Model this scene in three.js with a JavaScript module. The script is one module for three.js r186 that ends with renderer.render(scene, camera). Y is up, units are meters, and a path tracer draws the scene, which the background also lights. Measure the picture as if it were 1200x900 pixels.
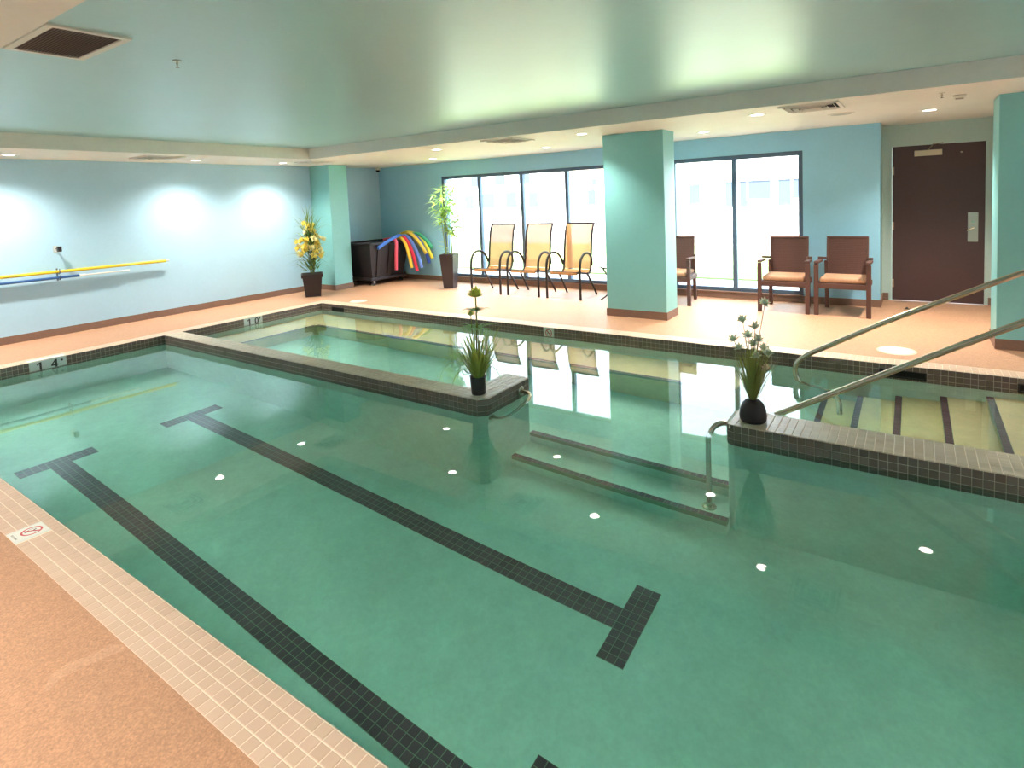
import * as THREE from 'three';
import { RectAreaLightUniformsLib } from 'three/addons/lights/RectAreaLightUniformsLib.js';
import { mergeGeometries } from 'three/addons/utils/BufferGeometryUtils.js';
import { RoundedBoxGeometry } from 'three/addons/geometries/RoundedBoxGeometry.js';

// ---------------------------------------------------------------- camera, sky, exposure
const scene = new THREE.Scene();
const camera = new THREE.PerspectiveCamera(67.12, 1200 / 900, 0.05, 300);
camera.position.set(9.6398, 1.62, 8.8834);
camera.rotation.set(-0.0673, 0.6051, -0.0409, 'YXZ');
camera.setViewOffset(1200, 900, 0, 171.68, 1200, 900);      // shifted lens: level camera, view moved down
camera.updateProjectionMatrix();
scene.add(camera);

const SKY = new THREE.Color().setRGB(0.74, 0.89, 1.0).multiplyScalar(0.044);   // bright hazy daylight sky
scene.background = SKY;
// sun high behind the building: it lights the street and the house fronts, not the room
const sun = new THREE.DirectionalLight(new THREE.Color().setRGB(1, .97, .92), 0.17);
sun.position.set(14, 38, 26); sun.target.position.set(0, 0, -16); sun.castShadow = true; sun.shadow.mapSize.set(2048, 2048);
Object.assign(sun.shadow.camera, { left: -50, right: 50, top: 50, bottom: -50, near: 1, far: 140 });
scene.add(sun, sun.target);
const LAMP = new THREE.Color().setRGB(1.0, 0.91, 0.805);     // warm halogen downlights
const LAMP_CD = 0.15;
const renderer = new THREE.WebGLRenderer({ antialias: true });
renderer.toneMapping = THREE.LinearToneMapping;
renderer.toneMappingExposure = 216;
renderer.shadowMap.enabled = true;
RectAreaLightUniformsLib.init();

// ---------------------------------------------------------------- helpers
function mulberry(a) { return () => { a |= 0; a = a + 0x6D2B79F5 | 0; let t = Math.imul(a ^ a >>> 15, 1 | a); t = t + Math.imul(t ^ t >>> 7, 61 | t) ^ t; return ((t ^ t >>> 14) >>> 0) / 4294967296; }; }
const V = (x, y, z) => new THREE.Vector3(x, y, z);
const used = {};
function numbered(n) { used[n] = (used[n] ?? -1) + 1; return used[n] ? n + '_' + String(used[n]).padStart(3, '0') : n; }
function shadows(o) { o.traverse(m => { if (m.isMesh) { m.castShadow = true; m.receiveShadow = true; } }); return o; }
function merge(gs) {
  gs = (Array.isArray(gs) ? gs : [gs]).map(g => g.index ? g.toNonIndexed() : g);
  return gs.length > 1 ? mergeGeometries(gs.map(g => { for (const k of Object.keys(g.attributes)) if (!['position', 'normal', 'uv'].includes(k)) g.deleteAttribute(k); return g; })) : gs[0];
}
function obj(name, gs, mat, parent) {           // one named mesh
  const m = new THREE.Mesh(merge(gs), mat); m.name = parent ? name : numbered(name); m.castShadow = m.receiveShadow = true;
  (parent || scene).add(m); return m;
}
function tag(o, label, category, group) { o.userData.label = label; o.userData.category = category; if (group) o.userData.group = group; return o; }
function thing(name, label, category, pos = [0, 0, 0], turn = 0, group) {
  const g = new THREE.Group(); g.name = numbered(name); g.position.set(...pos); g.rotation.y = turn; scene.add(g); return tag(g, label, category, group);
}
function structure(o, label, category) { o.userData.kind = 'structure'; if (label) o.userData.label = label; if (category) o.userData.category = category; return o; }
function worldUV(g, s = 1) {                      // uv in metres, chosen by the way each face points
  g = g.index ? g.toNonIndexed() : g; const p = g.attributes.position, n = g.attributes.normal, uv = new Float32Array(p.count * 2);
  for (let i = 0; i < p.count; i++) {
    const ax = Math.abs(n.getX(i)), ay = Math.abs(n.getY(i)), az = Math.abs(n.getZ(i));
    uv[2 * i] = (ax > ay && ax > az ? p.getZ(i) : p.getX(i)) * s; uv[2 * i + 1] = (ay >= ax && ay >= az ? p.getZ(i) : p.getY(i)) * s;
  }
  g.setAttribute('uv', new THREE.BufferAttribute(uv, 2)); return g;
}
function box(x0, x1, y0, y1, z0, z1) { return worldUV(new THREE.BoxGeometry(x1 - x0, y1 - y0, z1 - z0).translate((x0 + x1) / 2, (y0 + y1) / 2, (z0 + z1) / 2)); }
function rbox(x0, x1, y0, y1, z0, z1, r = 0.01, seg = 2) { return worldUV(new RoundedBoxGeometry(x1 - x0, y1 - y0, z1 - z0, seg, r).translate((x0 + x1) / 2, (y0 + y1) / 2, (z0 + z1) / 2)); }
function tube(pts, r, seg = 40, rad = 10, closed = false) { return new THREE.TubeGeometry(new THREE.CatmullRomCurve3(pts.map(p => p.isVector3 ? p : V(...p)), closed, 'centripetal'), seg, r, rad, closed); }
function rod(a, b, r, rad = 12, r2 = r) {
  const A = V(...a), B = V(...b), d = B.clone().sub(A), g = new THREE.CylinderGeometry(r2, r, d.length(), rad);
  return g.applyQuaternion(new THREE.Quaternion().setFromUnitVectors(V(0, 1, 0), d.clone().normalize())).translate(...A.add(B).multiplyScalar(.5).toArray());
}
function lathe(pts, seg = 28) { return new THREE.LatheGeometry(pts.map(p => new THREE.Vector2(...p)), seg); }
function frustum4(wt, dt, wb, db, h, y0 = 0) {     // square tapered pot: top, bottom sizes
  const g = new THREE.CylinderGeometry(Math.SQRT1_2, Math.SQRT1_2, 1, 4, 1).rotateY(Math.PI / 4).toNonIndexed(), p = g.attributes.position;
  for (let i = 0; i < p.count; i++) { const t = p.getY(i) > 0; p.setXYZ(i, p.getX(i) * (t ? wt : wb), y0 + (t ? h : 0), p.getZ(i) * (t ? dt : db)); }
  g.computeVertexNormals(); return worldUV(g);
}
// tiling value noise
function noiseField(n, cells, seed) {
  const r = mulberry(seed), c = Array.from({ length: cells * cells }, r), out = new Float32Array(n * n), s = t => t * t * (3 - 2 * t);
  for (let y = 0; y < n; y++) for (let x = 0; x < n; x++) {
    const fx = x / n * cells, fy = y / n * cells, x0 = fx | 0, y0 = fy | 0, a = s(fx - x0), b = s(fy - y0), x1 = (x0 + 1) % cells, y1 = (y0 + 1) % cells;
    out[y * n + x] = (c[y0 * cells + x0] * (1 - a) + c[y0 * cells + x1] * a) * (1 - b) + (c[y1 * cells + x0] * (1 - a) + c[y1 * cells + x1] * a) * b;
  } return out;
}
function fbm(n, list, seed) { const o = new Float32Array(n * n); let t = 0; list.forEach(([c, w], i) => { const f = noiseField(n, c, seed + i * 17); t += w; for (let k = 0; k < o.length; k++) o[k] += f[k] * w; }); return o.map(v => v / t); }
function texture(n, fn, srgb, metres) {             // fn(k) -> [r,g,b] 0..1
  const d = new Uint8Array(n * n * 4);
  for (let k = 0; k < n * n; k++) { const c = fn(k); for (let j = 0; j < 3; j++) d[4 * k + j] = Math.max(0, Math.min(255, Math.round(c[j] * 255))); d[4 * k + 3] = 255; }
  const t = new THREE.DataTexture(d, n, n); t.wrapS = t.wrapT = THREE.RepeatWrapping; t.magFilter = THREE.LinearFilter; t.minFilter = THREE.LinearMipmapLinearFilter; t.generateMipmaps = true;
  if (srgb) t.colorSpace = THREE.SRGBColorSpace; if (metres) t.repeat.set(1 / metres, 1 / metres); t.needsUpdate = true; return t;
}
const hex = h => { const c = parseInt(h.slice(1), 16); return [(c >> 16) / 255, (c >> 8 & 255) / 255, (c & 255) / 255]; };
function mottled(h, list, amp, seed, metres, n = 512) { const f = fbm(n, list, seed), c = hex(h); return texture(n, k => c.map(v => v * (1 + (f[k] - .5) * 2 * amp)), true, metres); }
function bumps(list, seed, metres, n = 512) { const f = fbm(n, list, seed); return texture(n, k => [f[k], f[k], f[k]], false, metres); }
const std = (o) => new THREE.MeshStandardMaterial(o);
const phys = (o) => new THREE.MeshPhysicalMaterial(o);

// ---------------------------------------------------------------- materials
const rollerBump = bumps([[96, 1], [200, .8]], 5, 0.8);
const paint = (h, rough = .55, seed = 3) => std({ map: mottled(h, [[4, 1], [17, .5], [120, .6]], .025, seed, 3.1), roughness: rough, bumpMap: rollerBump, bumpScale: .0004 });
const M = {};
M.wallBlue = paint('#b2daf2', .5, 11);
M.wallTeal = paint('#9ad3ee', .45, 12);
M.pillar = paint('#8ccfcf', .42, 13);
M.alcove = paint('#bed6d2', .5, 14);
M.tray = phys({ map: mottled('#a4d4d8', [[4, 1], [17, .5], [120, .6]], .025, 15, 3.1), roughness: .4, clearcoat: 1, clearcoatRoughness: .42, bumpMap: rollerBump, bumpScale: .0004 });
M.soffit = paint('#eeebe2', .6, 16);
M.base = std({ map: mottled('#86695a', [[8, 1], [60, 1]], .06, 21, .9), roughness: .5 });
M.deck = std({ map: mottled('#bc9071', [[5, .12], [40, .2], [160, 1.1], [256, 1.3]], .16, 31, 1.0, 1024), roughness: .55, bumpMap: bumps([[160, 1], [256, 1]], 33, 1.1), bumpScale: .0012 });
M.plaster = std({ map: mottled('#e0f1e8', [[6, 1], [23, .8], [90, .7], [220, .6]], .07, 41, 2.3), roughness: .8 });
M.tread = std({ map: mottled('#f0d6a8', [[6, 1], [23, .8], [90, .7], [220, .6]], .06, 43, 2.1), roughness: .8 });
M.groutDark = std({ color: '#d3c7b2', roughness: .85 });
M.groutLight = std({ color: '#f6e6d2', roughness: .85 });
M.groutLane = std({ color: '#9aa088', roughness: .85 });
const tones = (hs, rough) => hs.map((h, i) => std({ color: h, roughness: rough + i * .03 }));
M.wlTile = tones(['#7e6a63', '#78655e', '#836f69'], .28);
M.laneTile = tones(['#744a58', '#6f4653', '#794f5d'], .4);
M.copeTile = tones(['#d3b8a1', '#d0b59e', '#d6bba5', '#d3b8a2'], .4);
M.steel = std({ color: '#cbbcaa', metalness: 1, roughness: .24 });
M.whiteTile = std({ color: '#dfe3dd', roughness: .3 });
M.darkHole = std({ color: '#1c1815', roughness: .8 });
M.frame = std({ color: '#5b6f86', metalness: .4, roughness: .45 });
M.glass = phys({ color: '#ffffff', transmission: 1, thickness: 0, roughness: 0, ior: 1.45 });
M.grille = std({ color: '#948880', roughness: .6, metalness: .2 });
M.whiteMetal = std({ color: '#e9e6dd', roughness: .45 });
M.bronze = std({ color: '#3b322f', metalness: .5, roughness: .45 });
M.sling = std({ color: '#bb8a57', roughness: .8, transparent: true, opacity: .91, side: THREE.DoubleSide });
M.slingSeat = std({ color: '#bb8a57', roughness: .8, side: THREE.DoubleSide });
M.wicker = std({ color: '#5b3d35', roughness: .6 });
M.wickerStrand = std({ color: '#684841', roughness: .55 });
M.cushion = std({ map: mottled('#b98f70', [[30, 1], [180, 1]], .07, 51, .5), roughness: .9 });
M.black = std({ color: '#2e2528', roughness: .5 });
M.pot = std({ color: '#33292c', roughness: .45 });
M.planter = std({ color: '#3b3236', roughness: .28 });
M.soil = std({ color: '#3a2c22', roughness: 1 });
M.door = std({ map: mottled('#4f393a', [[3, .4], [90, .8], [200, .6]], .05, 61, 1.2), roughness: .42 });
// ---------------------------------------------------------------- room shell
const H = 2.398, HC = 2.571;                       // soffit and tray ceiling heights
const XL = 1.48, XR = 10.72, ZF = 2.785, ZN = 7.838, CW = 0.2;   // pool opening, coping width
const WL = -0.105;                                 // water level below the deck
const ROOMX = 12.6, ROOMZ = 10.4;

const floorO = structure(obj('floor', [
  box(-.2, XL - CW, -.3, 0, -.05, ROOMZ), box(XL - CW, XR + CW, -.3, 0, -.05, ZF - CW), box(XL - CW, XR + CW, -.3, 0, ZN + CW, ROOMZ), box(XR + CW, ROOMX + .2, -.3, 0, -.05, ROOMZ),
  box(9.2, 10.7, -.3, 0, -.9, -.05)], M.deck), 'sand coloured textured pool deck around the basin', 'floor');
{ // pale scuff left on the near deck
  const s = new THREE.Shape([[7.20, 8.29], [7.13, 8.245], [7.12, 8.19], [7.15, 8.13], [7.15, 8.07], [7.20, 8.04], [7.235, 8.045], [7.215, 8.09], [7.2, 8.14], [7.19, 8.19], [7.18, 8.235], [7.21, 8.27]].map(p => new THREE.Vector2(p[0], -p[1])));
  const g = new THREE.ExtrudeGeometry(s, { depth: .0006, bevelEnabled: false }).rotateX(-Math.PI / 2);
  obj('scuff_stain', worldUV(g), std({ map: mottled('#c59a7c', [[40, .2], [160, 1.1], [256, 1.3]], .13, 35, 1.0), roughness: .55, bumpMap: M.deck.bumpMap, bumpScale: .0012 }), floorO);
}
structure(obj('wall_left', box(-.2, 0, 0, 2.9, -.25, ROOMZ), M.wallBlue), 'pale blue painted wall with the pole rack', 'wall');
const W1 = [1.80, 5.62], W2 = [6.55, 8.406], WY = [.098, 2.116];
structure(obj('wall_back', [
  box(0, W1[0], 0, 2.9, -.25, 0), box(W1[1], W2[0], 0, 2.9, -.25, 0), box(W2[1], 9.308, 0, 2.9, -.25, 0),
  box(W1[0], W1[1], 0, WY[0], -.25, 0), box(W2[0], W2[1], 0, WY[0], -.25, 0), box(W1[0], W1[1], WY[1], 2.9, -.25, 0), box(W2[0], W2[1], WY[1], 2.9, -.25, 0)], M.wallTeal), 'blue wall holding the tall windows', 'wall');
structure(obj('wall_alcove', [
  box(9.108, 9.308, 0, 2.9, -.868, -.25), box(9.308, 9.395, 0, 2.9, -.818, -.618), box(10.447, 10.75, 0, 2.9, -.818, -.618), box(9.395, 10.447, 2.13, 2.9, -.818, -.618), box(10.55, 10.75, 0, 2.9, -.618, 1.38)], M.alcove), 'grey green recess walls around the brown door', 'wall');
structure(obj('wall_right', [box(ROOMX, ROOMX + .2, 0, 2.9, 1.13, ROOMZ), box(10.75, ROOMX, 0, 2.9, 1.13, 1.38)], M.wallBlue), 'blue wall on the stair side beyond the right pillar', 'wall');
structure(obj('wall_near', box(-.2, ROOMX + .2, 0, 2.9, ROOMZ, ROOMZ + .2), M.wallBlue), 'blue wall at the near end of the pool hall', 'wall');

// ceiling: a shallow painted tray inside a white soffit ring
const TX0 = 1.469, TX1 = 11.4, TZ0 = 2.852, TZ1 = 7.97;
const ceil = new THREE.Group(); ceil.name = 'ceiling'; scene.add(ceil); structure(ceil, 'teal tray ceiling framed by a white soffit', 'ceiling');
obj('tray_panel', box(TX0 - .05, TX1 + .05, HC, 2.9, TZ0 - .05, TZ1 + .05), M.tray, ceil);
obj('soffit', [box(-.2, TX0, H, 2.9, -.3, ROOMZ + .2), box(TX1, ROOMX + .2, H, 2.9, 1.1, ROOMZ + .2), box(TX0, TX1, H, 2.9, -.3, TZ0), box(TX0, TX1, H, 2.9, TZ1, ROOMZ + .2), box(9.1, 10.8, H, 2.9, -.87, -.3)], M.soffit, ceil);
structure(obj('roof_deck', box(-.3, ROOMX + .3, 2.9, 3.1, -1, ROOMZ + .3), M.soffit), 'flat roof slab over the pool hall', 'roof');

// pillars
function pillar(x0, x1, z0, z1, label) {
  const g = new THREE.Group(); g.name = numbered('pillar'); scene.add(g); structure(g, label, 'pillar');
  obj('shaft', rbox(x0, x1, 0, H + .002, z0, z1, .008), M.pillar, g);
  const s = .008; obj('base_trim', box(x0 - s, x1 + s, 0, .1, z0 - s, z1 + s), M.base, g);
}
pillar(-.02, .571, 1.348, 1.774, 'teal pillar against the left wall beside the flower pot');
pillar(6.283, 7.105, 1.447, 1.847, 'free standing teal pillar between the two windows');
pillar(10.309, 11.05, 1.36, 1.82, 'teal pillar at the right edge behind the handrails');

// baseboards
const bb = (n, ...b) => structure(obj(n, b, M.base), 'brown cove baseboard ' + { baseboard_left: 'along the pale blue left wall', baseboard_back: 'below the tall windows', baseboard_alcove: 'inside the door recess' }[n], 'baseboard');
bb('baseboard_left', box(0, .012, 0, .1, 1.78, ROOMZ), box(0, .012, 0, .1, 0, 1.34));
bb('baseboard_back', box(.012, 9.308, 0, .095, 0, .014), box(9.308, 9.322, 0, .095, -.61, .014));
bb('baseboard_alcove', box(9.322, 9.385, 0, .1, -.618, -.604), box(10.457, 10.55, 0, .1, -.618, -.604), box(10.536, 10.55, 0, .1, -.604, 1.35));

// windows
function windowUnit(n, x0, x1, mull, label) {
  const g = new THREE.Group(); g.name = 'window_' + n; scene.add(g); structure(g, label, 'window');
  const [y0, y1] = WY, z0 = -.11, z1 = -.03, f = .06;
  obj('top_rail', rbox(x0, x1, y1 - f, y1, z0, z1, .004), M.frame, g); obj('bottom_rail', rbox(x0, x1, y0, y0 + f, z0, z1, .004), M.frame, g);
  const xs = [x0 + f / 2, ...mull, x1 - f / 2];
  for (const x of xs) obj('mullion', rbox(x - f / 2, x + f / 2, y0 + f, y1 - f, z0, z1, .004), M.frame, g);
  for (let i = 0; i + 1 < xs.length; i++) obj('pane', box(xs[i] + f / 2, xs[i + 1] - f / 2, y0 + f, y1 - f, -.0705, -.0695).scale(1, 1, 1), M.glass, g);
  obj('sill', rbox(x0 - .0, x1 + .0, y0 - .012, y0 + .006, -.03, .03, .004), M.base, g);
  return g;
}
windowUnit(1, ...W1, [2.743, 3.731, 4.673], 'four pane floor to ceiling window behind the sling chairs');
windowUnit(2, ...W2, [7.486], 'two pane floor to ceiling window between pillar and brown chairs');

// ---------------------------------------------------------------- pool basin
const D_MAIN = 1.33, D_FAR = 1.0, D_B = 1.165, D_BENCH = .42;
const yD = d => WL - d;
const basin = new THREE.Group(); basin.name = 'pool_basin'; scene.add(basin); structure(basin, 'indoor pool basin of pale plaster with dark tile bands', 'pool');
const BOT = -1.8;
obj('plaster_shell', [
  box(XL - .3, XL, BOT, -.004, ZF - .3, ZN + .3), box(XR, XR + .3, BOT, -.004, ZF - .3, ZN + .3), box(XL, XR, BOT, -.004, ZF - .3, ZF), box(XL, XR, BOT, -.004, ZN, ZN + .3),
  box(XL, XR, BOT, yD(D_MAIN), 4.5, ZN), box(XL, XR, BOT, yD(D_FAR), ZF, 4.62), box(6.7, 8.6, BOT, yD(D_B), 4.5, 4.92)], M.plaster, basin);
obj('bench', [box(XL, 2.14, BOT, yD(D_BENCH), ZF, 5.10), box(2.14, 8.3, BOT, yD(D_BENCH), ZF, 3.41)], M.tread, basin);
const stairX = [10.42, 10.16, 9.85, 9.53, 9.235, 8.95], stairD = [.12, .27, .42, .56, .70, .85];
stairX.forEach((x, i) => obj('stair_tread', box(x, XR, yD(i < 5 ? stairD[i + 1] : D_FAR) - .02, yD(stairD[i]), ZF, 4.55), M.tread, basin));

// tile plates ------------------------------------------------------------
function plateGeo(w, h, t, b = .002) {           // bevelled plate lying in xy, face towards +z
  const x = w / 2, y = h / 2, X = x - b, Y = y - b, p = [], q = (a, c, d, e) => p.push(...a, ...c, ...d, ...a, ...d, ...e), z1 = t - b * .6;
  const o = [[-x, -y, z1], [x, -y, z1], [x, y, z1], [-x, y, z1]], i = [[-X, -Y, t], [X, -Y, t], [X, Y, t], [-X, Y, t]], l = [[-x, -y, 0], [x, -y, 0], [x, y, 0], [-x, y, 0]];
  q(...i); for (let k = 0; k < 4; k++) { const n = (k + 1) % 4; q(o[k], o[n], i[n], i[k]); q(l[k], l[n], o[n], o[k]); }
  const g = new THREE.BufferGeometry(); g.setAttribute('position', new THREE.Float32BufferAttribute(p, 3)); g.computeVertexNormals(); return worldUV(g);
}
const FACE = { '+z': [0, 0], '-z': [0, Math.PI], '+x': [0, Math.PI / 2], '-x': [0, -Math.PI / 2], '+y': [-Math.PI / 2, 0] };
const quatOf = f => new THREE.Quaternion().setFromEuler(new THREE.Euler(FACE[f][0], FACE[f][1], 0, 'YXZ'));
const tileRnd = mulberry(77);
// lays tiles: [x, y, z, face, quaternion?]; the nearest `limit` are parts, the rest one part
function tileField(parent, name, geo, mats, tiles, limit = 300) {
  const s = tiles.map(t => ({ t, d: V(t[0], t[1], t[2]).distanceTo(camera.position), m: (tileRnd() * mats.length) | 0, k: [(tileRnd() - .5), (tileRnd() - .5)] })).sort((a, b) => a.d - b.d);
  const rest = mats.map(() => []);
  s.forEach((e, i) => {
    const q = e.t[4] || quatOf(e.t[3]);
    const tilt = new THREE.Quaternion().setFromEuler(new THREE.Euler(e.k[0] * .006, e.k[1] * .006, 0));
    const Q = q.clone().multiply(tilt);
    if (i < limit) { const m = new THREE.Mesh(geo, mats[e.m]); m.name = name; m.position.set(e.t[0], e.t[1], e.t[2]); m.quaternion.copy(Q); m.castShadow = m.receiveShadow = true; parent.add(m); }
    else rest[e.m].push(geo.clone().applyQuaternion(Q).translate(e.t[0], e.t[1], e.t[2]));
  });
  rest.forEach((gs, i) => { if (gs.length) { const m = obj(name + '_field', gs, mats[i], parent); m.userData.kind = 'stuff'; } });
}
const T = .05, tileG = plateGeo(.0462, .0462, .004);
// waterline tile band: rows of tile over a grout backing. run: from a to b along x or z
function wlRows(list, face, fixed, a, b, rows = 4, skip = () => false) {
  const n = Math.round((b - a) / T), st = (b - a) / n;
  for (let r = 0; r < rows; r++) for (let i = 0; i < n; i++) {
    const c = a + (i + .5) * st, y = -T * (r + .5) - .002;
    if (skip(c, y)) continue;
    if (face[1] === 'z') list.push([c, y, fixed + (face[0] === '+' ? .003 : -.003), face]); else list.push([fixed + (face[0] === '+' ? .003 : -.003), y, c, face]);
  }
}
const GB = .2;                                      // band height
const signZ = { '14': [6.3826, 6.7315], '10': [3.883, 4.1798] }, noDiveX = [5.8495, 5.9998];
const skim = [[9.407, 9.758], [1.7405, 2.041], [10.359, 10.66]];
const inGap = (c, g) => c > g[0] && c < g[1];
{
  const L = [];
  obj('grout_band', [box(XL - .001, XL + .0035, -GB, -.003, ZF, ZN), box(XL, XR, -GB, -.003, ZF - .001, ZF + .0035), box(XL, XR, -GB, -.003, ZN - .0035, ZN + .001), box(XR - .0035, XR + .001, -GB, -.003, ZF, ZN)], M.groutDark, basin);
  const sg = (c, y) => y > -.125 && (inGap(c, signZ['14']) || inGap(c, signZ['10']));
  wlRows(L, '+x', XL, ZF + .01, 5.07, 4, sg); wlRows(L, '+x', XL, 5.286, ZN - .01, 4, sg);
  wlRows(L, '+z', ZF, XL + .01, XR - .01, 4, (c, y) => (y > -.14 && inGap(c, noDiveX)) || (y < -.05 && y > -.17 && skim.some(g => inGap(c, g))));
  wlRows(L, '-z', ZN, XL + .01, XR - .01, 4); wlRows(L, '-x', XR, ZF + .01, 4.52, 4); wlRows(L, '-x', XR, 4.845, ZN - .01, 4);
  tileField(basin, 'waterline_tile', tileG, M.wlTile, L, 300);
}
// coping tiles: four rows round the opening
{
  const L = [], bed = -.0035, g = plateGeo(.0462, .0462, .0045, .0025);
  obj('coping_bed', [box(XL - CW, XL, -.08, bed + .002, ZF - CW, ZN + CW), box(XR, XR + CW, -.08, bed + .002, ZF - CW, ZN + CW), box(XL, XR, -.08, bed + .002, ZF - CW, ZF), box(XL, XR, -.08, bed + .002, ZN, ZN + CW)], M.groutLight, basin);
  const rowX = (z0, sgn, x0, x1, skip) => { const n = Math.round((x1 - x0) / T), st = (x1 - x0) / n; for (let r = 0; r < 4; r++) for (let i = 0; i < n; i++) { const x = x0 + (i + .5) * st, z = z0 + sgn * T * (r + .5); if (!(skip && skip(x, z))) L.push([x, bed, z, '+y']); } };
  const rowZ = (x0, sgn, z0, z1, skip) => { const n = Math.round((z1 - z0) / T), st = (z1 - z0) / n; for (let r = 0; r < 4; r++) for (let i = 0; i < n; i++) { const z = z0 + (i + .5) * st, x = x0 + sgn * T * (r + .5); if (!(skip && skip(x, z))) L.push([x, bed, z, '+y']); } };
  rowX(ZN, 1, XL - CW, XR + CW, (x, z) => x > 5.815 && x < 5.97 && z > ZN + .045);
  rowX(ZF, -1, XL - CW, XR + CW);
  rowZ(XL, -1, ZF, ZN, (x, z) => x > XL - .1 && inGap(z, signZ['14'])); rowZ(XR, 1, ZF, ZN);
  tileField(basin, 'coping_tile', g, M.copeTile, L, 300);
}
// lane lines on the main floor
{
  const L = [], y = yD(D_MAIN) + .0015, s = .0527, g = plateGeo(.0488, .0488, .0035);
  const bed = [];
  for (const zc of [7.10, 5.925]) {
    const x0 = 3.47, x1 = 8.235, n = Math.round((x1 - x0) / s), st = (x1 - x0) / n;
    for (let i = 0; i < n; i++) for (let r = -1; r <= 1; r++) L.push([x0 + (i + .5) * st, y, zc + r * s, '+y']);
    bed.push(box(x0 - .01, x1 + .01, y - .02, y + .0018, zc - 1.5 * s, zc + 1.5 * s));
    for (const xc of [3.395, 8.315]) { for (let i = -5; i <= 5; i++) for (let r = -1; r <= 1; r++) L.push([xc + r * s, y, zc + i * s, '+y']); bed.push(box(xc - 1.5 * s, xc + 1.5 * s, y - .02, y + .0018, zc - 5.5 * s, zc + 5.5 * s)); }
  }
  obj('lane_bed', bed, M.groutLane, basin);
  tileField(basin, 'lane_tile', g, M.laneTile, L, 300);
}
// dark nosing tiles on steps, stairs and bench
{
  const L = [], bed = [];
  const alongX = (z, x0, x1, y, riser) => { const n = Math.round((x1 - x0) / T), st = (x1 - x0) / n; for (let i = 0; i < n; i++) { const x = x0 + (i + .5) * st; L.push([x, y + .001, z - .026, '+y']); if (riser) L.push([x, y - .026, z + .001, '+z']); } bed.push(box(x0, x1, y - .052, y + .0018, z - .052, z + .0018)); };
  const alongZ = (x, z0, z1, y, sgn) => { const n = Math.round((z1 - z0) / T), st = (z1 - z0) / n; for (let i = 0; i < n; i++) L.push([x + sgn * .026, y + .001, z0 + (i + .5) * st, '+y']); bed.push(box(Math.min(x, x + sgn * .052), Math.max(x, x + sgn * .052), y - .03, y + .0018, z0, z1)); };
  alongX(4.62, 6.80, 8.60, yD(D_FAR)); alongX(4.92, 6.80, 8.60, yD(D_B));
  stairX.forEach((x, i) => alongZ(x, ZF, 4.54, yD(stairD[i]), 1));
  alongZ(2.14, 3.41, 5.07, yD(D_BENCH), -1); alongX(3.41, 2.14, 8.3, yD(D_BENCH));
  obj('nosing_bed', bed, M.groutLane, basin);
  tileField(basin, 'nosing_tile', tileG, M.laneTile, L, 300);
}
// divider walls (plan outlines, walked so that the outside is on the right)
function divider(plan, label, caps) {
  const g = new THREE.Group(); g.name = numbered('pool_divider_wall'); scene.add(g); structure(g, label, 'divider wall');
  const sh = new THREE.Shape(plan.map(p => new THREE.Vector2(p[0], -p[1])));
  obj('core', worldUV(new THREE.ExtrudeGeometry(sh, { depth: -.004 - BOT, bevelEnabled: false }).rotateX(-Math.PI / 2).translate(0, BOT, 0)), M.plaster, g);
  const L = [], groutB = [];
  for (let i = 0; i < plan.length; i++) {
    const a = plan[i], b = plan[(i + 1) % plan.length]; if (a[2]) continue;          // a[2]: hidden edge
    const dx = b[0] - a[0], dz = b[1] - a[1], len = Math.hypot(dx, dz), nx = -dz / len, nz = dx / len, n = Math.max(1, Math.round(len / T)), ang = Math.atan2(nx, nz);
    const q = new THREE.Quaternion().setFromAxisAngle(V(0, 1, 0), ang);
    const gb = new THREE.BoxGeometry(len, GB - .003, .007).translate(0, -(GB + .003) / 2, 0).rotateY(ang).translate((a[0] + b[0]) / 2, 0, (a[1] + b[1]) / 2); groutB.push(worldUV(gb));
    for (let r = 0; r < 4; r++) for (let k = 0; k < n; k++) { const t = (k + .5) / n; L.push([a[0] + dx * t + nx * .003, -T * (r + .5) - .002, a[1] + dz * t + nz * .003, '+z', q]); }
  }
  obj('grout_band', groutB, M.groutDark, g);
  tileField(g, 'waterline_tile', tileG, M.wlTile, L, 300);
  const C = [], bed = [];
  for (const [x0, x1, z0, z1] of caps) {
    const nx = Math.round((x1 - x0) / T), nz = Math.max(1, Math.round((z1 - z0) / T)), sx = (x1 - x0) / nx, sz = (z1 - z0) / nz;
    for (let i = 0; i < nx; i++) for (let k = 0; k < nz; k++) C.push([x0 + (i + .5) * sx, -.0035, z0 + (k + .5) * sz, '+y']);
    bed.push(box(x0 + .004, x1 - .004, -.03, -.0015, z0 + .004, z1 - .004));
  }
  obj('cap_bed', bed, M.groutLight, g);
  tileField(g, 'cap_tile', plateGeo(.0475, .0475, .0045, .0025), M.capTile, C, 300);
  return g;
}
M.capTile = tones(['#c9bba6', '#c4b6a1', '#cec1ad'], .35);
divider([[1.48, 5.286, 0], [6.74, 5.286, 0], [6.80, 5.23, 0], [6.80, 4.62, 0], [6.775, 4.595, 0], [6.53, 4.595, 0], [6.53, 5.07, 0], [1.48, 5.07, 1]].map(p => p), 'low tiled divider wall reaching from the left with an L shaped end', [[1.48, 6.53, 5.07, 5.286], [6.53, 6.80, 4.595, 5.236], [6.53, 6.75, 5.236, 5.286]]);
divider([[8.64, 4.845, 0], [10.72, 4.845, 1], [10.72, 4.52, 0], [8.64, 4.52, 0], [8.60, 4.545, 0], [8.585, 4.58, 0], [8.585, 4.79, 0], [8.60, 4.825, 0]], 'low tiled divider wall reaching from the right below the handrails', [[8.60, 10.72, 4.52, 4.845]]);

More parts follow.
